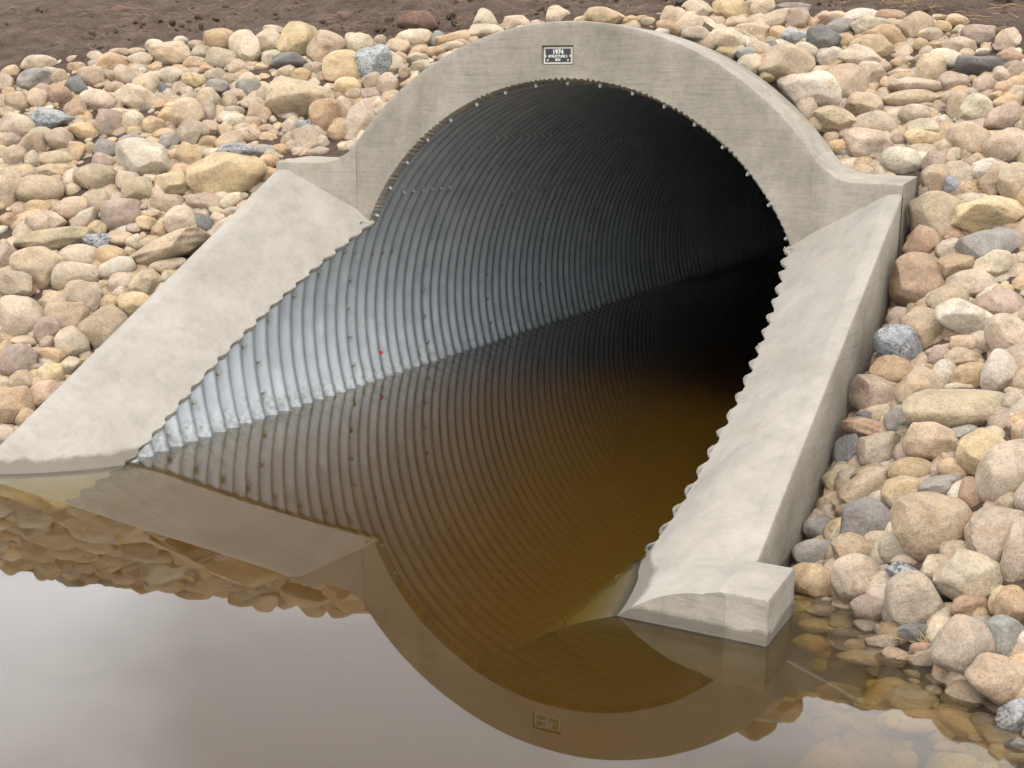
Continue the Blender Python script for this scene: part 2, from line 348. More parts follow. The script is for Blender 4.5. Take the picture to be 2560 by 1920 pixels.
STONES = """
@ 0 0 2.37
60 430 95 75 0 O r
30 500 90 110 0 P r
235 380 195 90 0 P o
370 380 60 50 0 W a
215 475 190 130 0 G a the angular grey rock near the far upper left
460 365 110 60 0 T o
455 405 100 65 0 O o
570 345 90 75 0 P r
670 380 160 120 10 O a the orange-tan block at the upper left soil edge
715 315 120 50 0 T o
815 310 100 45 0 T o
830 360 140 90 0 B a
920 285 100 90 0 B r
1010 320 220 140 0 T r the mottled tan boulder at the upper left soil edge
1070 245 80 55 0 B o
1175 275 110 60 0 T o
1180 315 90 80 0 B a
1225 310 50 70 0 T r
1310 245 190 120 0 O r
1310 355 160 120 0 B r
1455 290 160 190 0 B r the upright cream boulder beside the ochre block
1575 250 170 130 0 P r
1755 240 210 190 0 Y a the ochre block standing at the soil edge
1620 180 110 50 0 P o
1715 370 200 80 0 D f the flat dark slate below the ochre block
1610 345 110 90 0 B r
1935 300 205 190 0 T r
2090 255 90 120 0 B r
2030 405 210 180 0 Y r
1160 380 130 75 0 T o
1215 405 90 65 0 O r
1150 480 130 80 15 Y o
1275 450 120 80 0 P r
1395 410 95 80 0 B r
1370 470 90 60 0 T o
1425 465 80 60 0 O r
925 405 80 70 0 O r
745 455 120 110 0 P r
545 460 150 110 10 T a
660 450 120 60 10 K o
865 515 140 150 0 K r the upright khaki stone high on the left bank
455 520 130 130 0 D a the blue-grey slate high on the left bank
350 465 110 100 0 T r
295 430 90 60 0 B o
60 560 80 70 0 O r
20 620 50 100 0 P r
110 610 130 120 0 T r
225 595 120 120 0 T r
345 570 150 120 25 R o the rusty banded stone above the white granite wedge
460 655 130 110 20 R a
315 695 220 140 -10 S w the white granite wedge on the left bank
585 605 200 120 5 P o
680 520 110 60 0 T o
770 530 80 40 0 T o
830 590 200 130 20 B r
970 550 60 110 0 D a the dark narrow block high on the left bank
1050 530 60 90 15 B a
1010 460 140 110 0 B a
1285 520 130 80 0 G r
1470 525 140 100 0 G r
1410 565 90 70 0 T r
1600 550 140 90 0 P r
1700 430 100 80 0 T r
1785 455 110 90 0 O r
1855 415 100 80 0 P r
1780 600 340 230 5 K a the big khaki boulder left of the arch
2060 520 140 110 10 Y o
2105 570 70 70 0 T r
1925 690 160 190 0 O r
2040 660 120 150 0 T r
1960 580 60 70 0 B a
1725 750 110 110 0 B r
1810 765 90 90 0 S a the small dark speckled stone above the left wing
2010 790 120 100 0 O o
1835 830 150 140 0 B r
1720 840 100 100 0 T r
1360 605 80 90 0 T r
1150 600 100 90 0 V r
1245 605 140 150 0 T r
1230 650 90 170 10 V a the tall mauve shard on the upper left bank
1120 680 160 170 0 T r
995 685 105 90 0 O r
790 720 130 120 0 B r
650 735 150 150 0 V a
700 670 140 50 0 B o
905 750 125 110 0 O r
985 800 140 70 0 O o
1005 745 70 40 0 R o
1405 715 95 80 0 B r
1505 735 90 50 0 R o
1540 670 130 100 0 T a
1490 620 120 70 0 P r
1390 660 110 60 0 P o
1250 765 110 90 0 P r
1345 780 90 80 0 Y r
1465 800 140 80 0 P o
1575 765 80 50 0 T o
1135 800 150 160 30 P r
1240 850 100 80 0 O r
1360 840 150 90 -25 T o
1400 900 190 80 -5 S f the dark granite slab above the huge ochre boulder
1560 895 120 70 0 G r
1665 890 100 60 0 O r
1770 900 80 50 0 P r
1850 915 90 40 0 O r
1960 900 110 50 0 B r
2040 885 80 70 0 B r
860 950 290 210 15 W r the big whitish boulder on the left bank
1005 850 120 110 0 G a
780 835 130 70 0 G r
625 890 130 120 0 G r
500 780 170 100 15 O r
345 825 130 120 0 P r
405 825 60 70 0 O r
240 790 120 70 0 P r
200 860 140 150 0 T r
100 755 190 160 0 P r the large pinkish boulder at the left edge
70 835 100 90 0 V r
95 930 130 125 0 T r
195 945 85 95 0 P r
455 900 90 110 0 O r
530 890 80 85 0 O r
630 955 140 90 0 V r
340 945 190 90 0 K r
720 900 60 110 0 B r
1120 930 150 150 0 O a
1040 930 90 90 0 T r
1250 930 130 80 0 B r
1350 1040 410 240 -5 Y a the huge ochre boulder beside the left wing
1595 960 110 80 0 O r
1590 1050 130 100 -20 O a
565 1055 250 150 10 K r the broad khaki boulder left of the whitish boulder
280 1020 160 80 0 T r
395 1015 90 60 0 O r
50 1140 140 230 0 T a
235 1125 260 150 0 T o the large tan oval boulder low on the left bank
820 1130 180 150 0 K r the round khaki stone below the whitish boulder
760 1080 140 120 0 P r
1020 1095 190 150 10 Y r
1080 1040 130 120 0 O r
940 1155 80 100 0 T r
1000 1210 175 110 0 T r
890 1060 110 50 0 B r
710 1020 100 60 0 B r
1130 1180 90 50 0 P r
1215 1200 200 100 0 P r
1370 1190 130 75 -35 B o
580 1215 120 170 0 T r
720 1280 200 190 0 V r the mauve round boulder in mid left bank
430 1240 200 130 -20 T o
225 1235 150 90 0 O r
125 1260 90 80 0 T r
60 1310 115 90 0 O r
275 1325 210 140 0 P r
140 1340 50 70 0 O r
500 1310 170 110 -35 P r
580 1355 115 90 0 Y a the small bright yellow chunk on the left bank
325 1425 390 120 -8 K o the long khaki slab low on the left bank
580 1435 160 90 0 S a the pale speckled chunk on the left bank
865 1325 110 80 10 Y r
880 1280 140 60 0 T o
790 1355 75 55 0 P r
950 1380 100 90 0 O r
1075 1320 170 180 -50 B r
1190 1330 180 120 30 D a the dark grey slab beside the left apron
1280 1255 85 55 0 T r
1290 1305 80 80 0 B r
1380 1265 130 70 0 P r
890 1445 135 75 -8 T o
800 1440 100 90 0 B r
715 1415 150 80 0 T r
1000 1480 440 130 -22 K f the long flat slab leaning by the left apron
760 1500 75 60 0 Y a
@ 0 600 2.37
45 130 120 210 0 V a
235 190 265 250 0 T a the big square tan boulder at the lower left
475 110 220 150 0 B r
460 225 240 170 0 P r
650 110 165 140 0 O a
690 180 210 120 -20 W o the white oval stone on the lower left bank
990 160 210 90 -12 P o
720 260 140 120 0 P r
865 265 170 175 0 T r
500 345 180 180 0 B a
100 270 190 150 20 P a
615 270 70 60 0 T r
615 315 70 50 0 P r
710 325 90 90 0 T r
655 370 115 80 0 O r
800 390 185 150 10 Y a
130 460 270 230 0 B r the large grainy beige boulder at the left edge
320 380 200 130 0 T r
400 470 220 190 0 T r
625 530 260 250 0 K r the round khaki boulder against the left apron
280 540 150 150 0 V r
30 590 90 80 0 T r
145 605 150 70 0 T r
285 610 80 80 0 V r
430 620 200 170 35 B r
30 670 100 130 0 O r
110 720 190 180 0 V r the dark mauve stone at the lower left edge
220 690 110 100 0 B r
310 695 150 100 10 O a
415 750 115 105 0 B r
500 725 80 50 0 O r
250 770 130 60 0 V r
310 800 150 130 15 Y a
130 850 120 140 0 T r
210 830 60 50 0 T r
30 870 90 110 0 T r
265 920 210 150 0 T r
80 1000 220 230 0 O r the bottom left orange-tan boulder by the apron
160 1060 110 120 0 O r
30 1170 110 110 0 P r
400 820 50 40 0 T r
990 235 80 80 0 B r
@ 800 0 2.37
230 270 150 130 0 B r
350 250 75 85 0 T r
460 285 145 100 0 T r
565 240 210 110 -5 B a
700 235 80 90 0 G r
800 225 190 110 5 O w the orange-tan wedge left of the arch crown
980 130 140 140 0 B a
990 190 190 80 0 P r
1160 140 140 90 0 P a
1285 140 80 40 0 P r
1415 95 130 110 0 B r
1545 120 80 40 0 B r
1690 100 240 100 0 Y r the broad yellowish stone behind the arch crown
1840 120 80 50 0 O r
1910 115 70 45 0 O r
310 370 200 190 0 S r the grey granite boulder left of the arch
410 390 180 140 20 B r
470 355 100 80 0 O r
500 430 60 80 0 T r
565 320 70 50 0 O r
625 305 60 50 0 O r
690 310 100 60 0 O r
580 355 120 70 0 B r
600 395 110 70 0 B r
310 485 110 110 0 T r
400 515 115 150 0 P r
200 570 90 80 0 T r
305 575 110 90 0 V a
235 610 50 50 0 O r
380 605 60 50 0 O r
335 650 60 50 0 T r
240 730 160 260 20 P r the tall pinkish boulder against the left of the arch
65 850 110 80 0 P r
155 885 80 75 0 B r
60 905 120 50 0 B r
800 275 110 60 0 B r
@ 1660 0 2.37
40 125 110 150 0 T r
190 75 180 140 0 B r
145 150 150 120 0 P r
400 70 195 140 0 Y r the yellow rounded boulder at the top of the right bank
530 40 120 70 0 P r
580 60 140 120 0 T r
300 150 140 80 0 T a
190 205 150 80 0 P r
365 235 210 110 0 B r
440 145 150 80 0 T a
535 205 190 130 0 K r the olive khaki stone above the arch's right shoulder
670 125 230 100 -20 B r
800 125 140 130 0 V a
755 65 180 50 0 G f
680 215 100 120 0 O r
775 220 145 85 0 S a the white speckled rock above the right of the arch
900 140 80 60 0 O r
945 240 190 150 20 D a the dark grey block high on the right bank
1040 170 160 110 0 G a
1010 110 170 80 0 T r
1170 100 200 80 0 W r
1340 105 160 90 0 R r the orange-topped stone at the right soil edge
1090 245 90 80 0 O r
1220 165 200 100 0 B r
1310 235 230 140 15 O a
1230 285 220 130 15 Y r
1165 345 240 130 10 B r
990 350 150 120 0 W r
840 330 150 140 0 B r
540 310 110 80 0 T r
490 320 110 70 0 G a
620 280 100 70 0 D a
705 380 280 210 10 T a the big tan block by the arch's right shoulder
500 390 150 130 0 B r
615 440 85 90 0 O r
850 535 330 220 15 W r the big white boulder right of the arch
1075 515 240 240 0 T r the big round mottled boulder right of the white one
1225 450 165 160 0 B a
1300 400 90 90 0 P r
1390 375 100 60 0 O r
1420 430 110 40 0 Y r
1485 165 200 160 0 T r the mottled tan boulder at the right soil edge
1575 210 130 80 0 B r
1650 170 110 90 0 O r
1635 110 90 50 0 O r
1740 125 120 70 10 Y o
1750 180 80 60 0 K r
1865 220 190 120 0 V a
1720 225 50 40 0 R r
1530 270 90 80 0 O r
1605 275 100 60 0 O r
1750 285 170 110 0 P r
1790 330 100 80 0 T a
1560 320 90 80 0 P r
1670 360 190 110 20 W o
1575 430 160 180 0 T r
1710 495 160 120 0 V a
1880 385 250 160 -15 D w the dark slate wedge on the right bank
2060 240 160 130 25 B a
2000 275 90 70 0 P r
2060 345 140 90 0 R a the rust-coloured stone beyond the slate wedge
1890 310 90 40 0 W r
2090 420 110 90 0 V r
2000 455 110 80 0 P r
1900 515 120 120 0 P r
2085 500 110 90 0 O r
2015 525 100 80 0 O r
1980 575 100 60 0 O r
2035 620 150 100 0 O r
2110 600 60 100 0 P r
1410 465 160 60 0 T r
1340 500 120 70 0 T r
1490 520 260 90 10 P f
1470 590 300 100 -5 T o the peanut-shaped tan stone on the right bank
1495 685 180 110 0 P r
1740 650 110 190 5 T o
1850 660 180 180 -15 B r
1820 560 120 70 0 P r
1690 590 80 80 0 P r
1640 650 80 50 0 V a
1185 650 190 190 -10 T a
1290 580 90 90 0 B r
1010 720 240 170 5 T a
840 660 120 150 0 P r
1235 760 290 170 -25 P r
1225 860 260 200 0 P a the big pinkish block above the right wing
985 820 90 70 0 T a
1035 870 120 80 0 O r
1055 910 80 50 0 G r
1395 840 110 90 0 V a
1430 770 70 50 0 O r
1555 770 200 120 0 B r
1665 730 80 90 0 W a
1540 840 210 120 15 Y r the yellow mottled stone in the right bank
1725 820 90 120 0 P r
1825 835 200 210 0 T r the large egg-shaped tan boulder in the right bank
2010 720 210 160 -20 V a
2035 870 240 180 0 P r
2110 760 60 80 0 P r
1410 965 220 160 20 W o the white oval stone above the right wing end
1500 920 60 60 0 O r
1610 970 150 130 0 V a
1720 930 90 100 30 T a
1790 925 80 80 0 T a
1840 960 80 70 0 V r
1745 1050 180 160 0 B r
1915 1020 160 140 0 W r
1560 1090 200 210 0 T a
1700 1115 110 100 30 S a the pale granite chunk right of the right wing end
1950 1080 160 180 0 T r
2080 1095 170 230 0 T r
1470 1060 90 150 0 P r
1460 1160 70 90 0 V a
1585 1310 310 290 10 K r the big round khaki boulder right of the wing end
1710 1230 150 120 0 P r
1830 1220 170 120 0 B r
1950 1285 390 220 5 Y a the long pale yellow ledge boulder at the right edge
1530 1450 200 200 0 R r the rusty round stone beside the right apron top
1725 1410 130 100 0 R r
1930 1465 310 180 0 G a the large grey angular rock near the right edge
1700 1500 160 150 0 P r
1745 1580 200 180 10 O w
1950 1590 210 160 -25 B a
1490 1550 150 130 0 G r
2070 1560 90 100 0 T r
1780 1150 100 60 0 T f
@ 1660 600 2.37
1515 250 330 290 10 R r the large pink-brown boulder against the right apron
1810 270 260 170 0 B r
1690 370 220 180 -20 K r
2000 390 290 180 15 P r the pinkish boulder with an orange patch
2010 295 110 60 0 Y o
1810 470 330 200 10 W a the large white broken boulder right of the apron
1560 540 290 240 10 T a the big tan boulder with a brown broken face
1390 465 130 120 0 P a
1405 640 290 230 35 S r the dark speckled granite boulder beside the right apron
2060 600 200 310 -30 B o
1940 605 150 130 25 T w
1795 625 180 110 0 T r
1640 690 140 120 0 V r
1775 710 190 130 0 T r
1990 790 190 250 5 W o the upright white oval boulder at the right
1820 815 210 160 0 O r
1655 800 150 160 0 W r
1365 790 240 180 15 O a the veined orange-tan block beside the right apron
1295 735 130 120 0 T a
1515 880 250 200 -15 T r
1250 920 270 200 5 V a the banded mauve-grey block against the right apron
1785 1020 630 240 4 K o the long khaki loaf-shaped boulder
1755 870 160 50 0 B r
2070 970 120 160 0 P r
1225 1060 200 110 5 D a the dark slate chunk against the right apron
1200 1120 250 110 15 R f
1415 1070 190 160 0 G r
1600 1215 330 220 10 T r the big cracked tan boulder under the loaf boulder
1290 1250 260 190 -5 V r the mauve-brown boulder beside the layered grey rock
1430 1160 90 70 0 T r
1160 1180 120 90 0 V r
1065 1280 180 240 15 D a the layered grey rock against the right apron
1780 1140 160 80 0 G r
1900 1280 270 280 0 Y r
2050 1400 300 400 10 P r the tall pinkish boulder at the right edge
1470 1380 240 160 5 O o
1720 1370 180 130 30 O r
1630 1370 90 90 0 P r
1640 1460 250 110 -12 G f the flat grey stone above the egg-shaped ochre boulder
1820 1505 150 180 -20 R r
1215 1375 210 90 -15 K f
1230 1460 350 190 -20 T a
995 1430 200 190 20 K a
1430 1540 260 240 10 Y r the egg-shaped ochre boulder low on the right bank
920 1590 130 200 25 T o
1065 1580 130 80 10 B a
2060 1580 160 150 0 T r
2120 1150 100 150 0 T r
@ 1280 1220 1.728
1300 180 165 130 0 G r
1295 295 200 140 10 G r the round grey granite beside the end block
1395 195 60 90 0 T r
1550 180 260 210 25 G a the large grey-beige angular boulder near the end block
1820 175 310 260 5 T r the big brown boulder with a dark patch
1480 275 180 140 30 T r
1600 375 90 80 0 V r
1710 320 120 60 0 P r
2090 220 210 240 10 P r the pink granite boulder at the lower right
2180 290 120 280 0 V a
1850 355 150 120 0 B r
1990 390 280 200 10 B a
1322 438 216 196 0 Y r the yellow boulder touching the end block
1490 400 200 200 10 P r the pink boulder right of the yellow one
1720 385 190 90 15 S a the white crystalline rock by the water
1760 505 270 210 30 B r the pale rounded boulder at the water's edge
1560 530 175 110 5 V r the mauve-grey stone at the waterline
1355 565 200 100 8 P o the pink stone lying half in the water
1610 455 80 60 0 O r
1980 515 150 100 0 R r the rusty stone near the shore
2110 490 90 120 0 Y r
2160 510 130 150 0 O r
1750 630 150 85 10 D a the small dark grey stone at the shoreline
1620 675 170 90 5 B r
1665 745 160 100 5 T r
1950 680 240 230 0 P r the large pinkish boulder on the shore
2125 660 170 190 0 G r the grey speckled boulder on the shore
2110 830 240 180 10 T r the tan boulder resting at the right shore
2170 1000 150 130 -30 S a the white granite in the bottom right corner
2190 1140 110 100 0 G a
2200 1205 120 60 0 B r
@u 1280 1220 1.728
1300 790 180 140 30 O a
1520 790 210 90 5 O o
1500 720 130 70 0 T r
1740 1100 300 150 0 O r the large submerged orange-tan boulder
1720 985 200 150 0 P r
1400 1010 170 100 0 R r
1900 1210 160 80 0 O r
1330 660 220 80 5 T o
1460 665 130 70 0 V r
1770 700 90 60 0 R r
1560 1040 160 90 0 P r
1480 1150 180 80 0 R r
"""

# ------------------------------------------------------------------ terrain
ZC = 0.30            # pipe axis above the water
RO = 1.236           # outer radius of the arch
ZO = 0.285
PITCH = 0.0775
def bank(x, y):
    return (np.where(x < 0, 0.885, 0.835 - 0.17 * np.exp(-np.abs(x - 1.32) / 0.22) * (x > 1.2) * smooth01(0.25, -0.35, y)) + 0.553 * y
            + np.where(x < 0, 0.2 * np.maximum(0, -x - 1.313), 0.18 * np.maximum(0, x - 1.313) + 0.30 * np.clip(x - 1.5, 0, 0.8) * smooth01(-0.6, -1.5, y)))
def terrain(x, y):
    x = np.asarray(x, float); y = np.asarray(y, float)
    xc = np.clip(x, -3.6, 3.6)
    d = 1.325 + 0.225 * y - 0.0275 * xc - 0.01 * xc * xc
    d = np.where(d > 3.2, 3.2 + 0.02 * (d - 3.2), d)
    h = np.minimum(bank(np.clip(x, -6, 6), y), d)
    ax = np.abs(x); rm = 1.17 + 0.12 * smooth01(0.30, 0.42, y)
    md = ZO + np.sqrt(np.maximum(rm ** 2 - x * x, 0)) - 0.05 * np.maximum(0, y - 0.5)
    yc = np.where(ax < 0.98, 0.16, 0.16 - 0.33 * (ax - 0.98))
    h = np.where((ax < 1.27) & (y > yc), np.maximum(h, md), h)
    h = np.maximum(h, -0.72)
    h = np.where((ax < 1.30) & (y < yc), -0.78, h)
    h = np.maximum(h, -0.72 + 1.07 * smooth01(-3.5, -4.6, y) * (np.abs(x) < 60) - 0.06)
    return h
def axis(a, fine0, fine1, step, b):
    left = [fine0]
    s = step
    while left[-1] > a: s *= 1.35; left.append(left[-1] - s)
    right = [fine1]; s = step
    while right[-1] < b: s *= 1.35; right.append(right[-1] + s)
    return np.array(sorted(left[1:]) + list(np.arange(fine0, fine1 + 1e-6, step)) + right[1:])
gx = axis(-220, -4.6, 3.4, 0.026, 220); gy = axis(-220, -2.6, 2.8, 0.026, 220)
X, Y = np.meshgrid(gx, gy, indexing='ij')
Z = terrain(X, Y)
lump = Waves(40, 3, 9, 1, 2); lump2 = Waves(90, 9, 40, 2, 2); lump3 = Waves(120, 40, 110, 3, 2)
P2 = np.c_[X.ravel(), Y.ravel()]
near = ((np.abs(X) < 6) & (Y > -3) & (Y < 4)).ravel()
dz = np.zeros(len(P2)); q = P2[near]
l2 = lump2(q)
dz[near] = 0.008 * lump(q) + 0.011 * np.sign(l2) * np.abs(l2) ** 1.4 + 0.0055 * lump3(q)
xcl = np.clip(P2[:, 0], -3.6, 3.6)
soil = 1.325 + 0.225 * P2[:, 1] - 0.0275 * xcl - 0.01 * xcl * xcl
Zf = Z.ravel() + dz * (0.25 + 0.75 * smooth01(0.10, 0.0, soil - Z.ravel()))
F = grid_faces(len(gx), len(gy))
fx = P2[F][:, :, 0]; fy = P2[F][:, :, 1]
jump = np.ptp(Z.ravel()[F], axis=1)
kill = (np.abs(fx).min(1) < 1.02) & (fy.min(1) < 0.24) & (fy.max(1) > 0.08) & (jump > 0.3)
ground = link('ground', mesh_np('ground', np.c_[P2, Zf], F[~kill]), M_DIRT)
tag(ground, 'bare brown topsoil slope above and beneath the stones', kind='structure')

# ------------------------------------------------------------------ water
wb = MB()
x0, x1, y0, y1, zb, zt = -40, 40, -40, 14, -0.95, 0.0
wb.add([(x0, y0, zb), (x1, y0, zb), (x1, y1, zb), (x0, y1, zb), (x0, y0, zt), (x1, y0, zt), (x1, y1, zt), (x0, y1, zt)],
       [(3, 2, 1, 0), (4, 5, 6, 7), (0, 1, 5, 4), (1, 2, 6, 5), (2, 3, 7, 6), (3, 0, 4, 7)])
water = wb.build('water', M_WATER)
M_WATER.cycles.homogeneous_volume = True
tag(water, 'calm silty brown water reflecting the culvert and sky', kind='structure')

# ------------------------------------------------------------------ culvert pipe
def rad(y):
    t = np.sin(2 * np.pi * (np.asarray(y) - 0.02) / PITCH)
    return 1.0 + 0.0135 * np.sign(t) * np.abs(t) ** 0.8
def z_in(y): return 0.715 + 0.475 * y - 0.02 * y * y + 0.06 * smooth01(1.2, 1.835, -np.asarray(y, float))
def z_out(y, sg=1): return np.maximum(0.983 + 0.553 * y, 0.112 if sg > 0 else -0.3)
pipe = empty('culvert_pipe', (0, 0, ZC - 1))
tag(pipe, 'large round corrugated galvanised steel culvert pipe running into the dark', 'pipe')
SEAM0 = -0.045; RING = 8 * PITCH
def plate(y0, y1, t0, t1, off, npp):
    n = max(2, int(round((y1 - y0) / PITCH * npp)) + 1)
    ys = np.linspace(y0, y1, n); nt = max(6, int(abs(t1 - t0) / 0.045))
    r = (rad(ys) + off)[:, None]
    th = np.linspace(t0, t1, nt)[None, :] * np.ones((n, 1))
    v = np.stack([r * np.cos(th), ys[:, None] + 0 * th, ZC + r * np.sin(th)], -1).reshape(-1, 3)
    return v, grid_faces(n, nt)
def add_plate(v, f):
    o = link('plate', mesh_np('plate', v - np.array([0, 0, ZC - 1]), f), M_STEEL)
    o.parent = pipe
# bevelled front: the lower part only, cut along the apron surface
def cut_angle(ys):
    a = np.arcsin(np.clip((z_in(ys) - 0.006 - ZC), -0.98, 0.98) / rad(ys)); return a
ys_all = [(-1.86, SEAM0 - RING * 2), (SEAM0 - RING * 2, SEAM0 - RING), (SEAM0 - RING, SEAM0)]
for k, (a, b_) in enumerate(ys_all):
    n = int((b_ - a) / PITCH * 12) + 2; ys = np.linspace(a, b_, n); ca = cut_angle(ys)
    for (u0, u1) in ((0.0, 0.5), (0.5, 1.0)):
        nt = 40; u = np.linspace(u0, u1, nt)[None, :]
        th = (np.pi - ca)[:, None] * (1 - u) + (2 * np.pi + ca)[:, None] * u
        r = (rad(ys) + (0.003 if k % 2 else 0))[:, None]
        v = np.stack([r * np.cos(th), ys[:, None] + 0 * th, ZC + r * np.sin(th)], -1).reshape(-1, 3)
        add_plate(v, grid_faces(n, nt))
# lower part between the seam and the arch, then full rings
ringn = 0
y = SEAM0
while y < 11.5:
    y2 = y + RING
    npp = 12 if y < 2.6 else (8 if y < 6 else 6)
    off = 0.003 if ringn % 2 == 0 else 0.0
    sA = math.radians([146, 128, 150, 132][ringn % 4])
    sB = math.radians([52, 34, 56, 38][ringn % 4])
    ys_ = y
    for (t0, t1, o2) in ((sB, sA, 0.0), (sA, math.radians(270), 0.0025), (math.radians(-90), sB, 0.0025)):
        a0 = 0.025 if (ringn == 0) else y
        v, f = plate(a0, y2 + 0.02, t0, t1 + 0.02, off + o2, npp)
        add_plate(v, f)
    if ringn == 0:
        a = math.asin((z_in(0) - ZC - 0.004))
        for (t0, t1) in ((math.pi - a, 1.5 * math.pi), (-0.5 * math.pi, a)):
            v, f = plate(y, 0.03, t0, t1, off + 0.0005, 14); add_plate(v, f)
    y = y2; ringn += 1
# unseen cap, added so that the far end of the pipe stays dark
eb = MB()
nseg = 48
ev = [(1.03 * math.cos(i * 2 * math.pi / nseg), 11.6, 1.0 + 1.03 * math.sin(i * 2 * math.pi / nseg)) for i in range(nseg)]
eb.add(ev, [list(range(nseg))])
o = eb.build('added_end_cap', M_DIRT); o.parent = pipe
# bolts: hex nut with a shank stub, one mesh for all
def bolt_mesh():
    bm = bmesh.new()
    def prism(n, r, z0, z1, ph=0.0, top=1.0):
        lo = [bm.verts.new((r * math.cos(ph + i * 2 * math.pi / n) * S, r * math.sin(ph + i * 2 * math.pi / n) * S, z0 * S)) for i in range(n)]
        hi = [bm.verts.new((r * top * math.cos(ph + i * 2 * math.pi / n) * S, r * top * math.sin(ph + i * 2 * math.pi / n) * S, z1 * S)) for i in range(n)]
        for i in range(n): bm.faces.new((lo[i], lo[(i + 1) % n], hi[(i + 1) % n], hi[i]))
        bm.faces.new(hi)
    prism(8, 0.0115, -0.006, 0.003, 0, 0.95)
    prism(6, 0.0088, 0.003, 0.013, 0, 0.94)
    prism(6, 0.0045, 0.013, 0.016)
    me = bpy.data.meshes.new('bolt'); bm.to_mesh(me); bm.free(); me.materials.append(M_BOLT); return me
BOLT = bolt_mesh()
def add_bolt(y, th, r, sc=1.0):
    o = bpy.data.objects.new('bolt', BOLT); C.objects.link(o); o.parent = pipe
    o.location = Vector((r * math.cos(th), y, 1.0 + r * math.sin(th))) * S
    d = Vector((-math.cos(th), random.uniform(-.12, .12), -math.sin(th)))
    o.rotation_euler = d.to_track_quat('Z', 'Y').to_euler(); o.scale = (sc, sc, sc)
for a in np.arange(26.5, 155, 7.95): add_bolt(0.03, math.radians(a), 0.996, 0.8)
for k in range(9):                                   # anchor bolts below the apron edge
    yb = -0.12 - k * 2 * PITCH
    for sgn in (1, -1):
        a = math.asin(z_in(yb) - 0.06 - ZC)
        th = a if sgn > 0 else math.pi - a
        add_bolt(yb, th, float(rad(yb)) - 0.004, 1.2 if sgn < 0 else 0.8)
seam_rows = [SEAM0 + RING * i for i in (-2, -1, 0, 1, 2, 3, 4)]
for i, ysm in enumerate(seam_rows):
    for a in np.arange(-14, 195, 7.1):
        th = math.radians(a); zz = ZC + math.sin(th)
        if ysm < 0.0 and zz > float(z_in(ysm)) - 0.06: continue
        if i >= 5 and not (95 < a): continue
        add_bolt(ysm + 0.012, th, float(rad(ysm + 0.012)) - 0.003, 0.9)
for rn in range(4):
    ya = SEAM0 + RING * rn
    for sa in ((146, 128, 150, 132)[rn],):
        for k in range(8):
            if ya + k * PITCH < 0.04: continue
            yb = ya + (k + 0.5) * PITCH
            add_bolt(yb, math.radians(sa + 1.2), float(rad(yb)) - 0.003, 0.85)
# red paint mark on the left wall
def paint_mark(px, py, rr, rr2):
    d = ray_dir(px, py); a = d[0] ** 2 + d[2] ** 2; oz = CAM[2] - ZC
    bq = 2 * (CAM[0] * d[0] + oz * d[2]); cq = CAM[0] ** 2 + oz ** 2 - 1.0
    t = (-bq + math.sqrt(bq * bq - 4 * a * cq)) / (2 * a); Pm = CAM + t * d
    th = math.atan2(Pm[2] - ZC, Pm[0]); vs_ = []; fs = []
    nr, na = 5, 18
    for i in range(nr):
        for j in range(na):
            f_ = i / (nr - 1); an = j * 2 * math.pi / na
            wob = 1 + 0.18 * math.sin(3 * an + 1) + 0.1 * math.sin(5 * an)
            yy = Pm[1] + rr * f_ * math.cos(an) * wob; tt = th + rr2 * f_ * math.sin(an) * wob
            r = float(rad(yy)) - 0.0035
            vs_.append((r * math.cos(tt), yy, 1.0 + r * math.sin(tt)))
    fs = grid_faces(nr, na, True)
    o = link('paint_mark', mesh_np('paint_mark', np.array(vs_), fs), M_RED); o.parent = pipe
paint_mark(956, 881, 0.014, 0.009)
paint_mark(1601, 690, 0.010, 0.006)

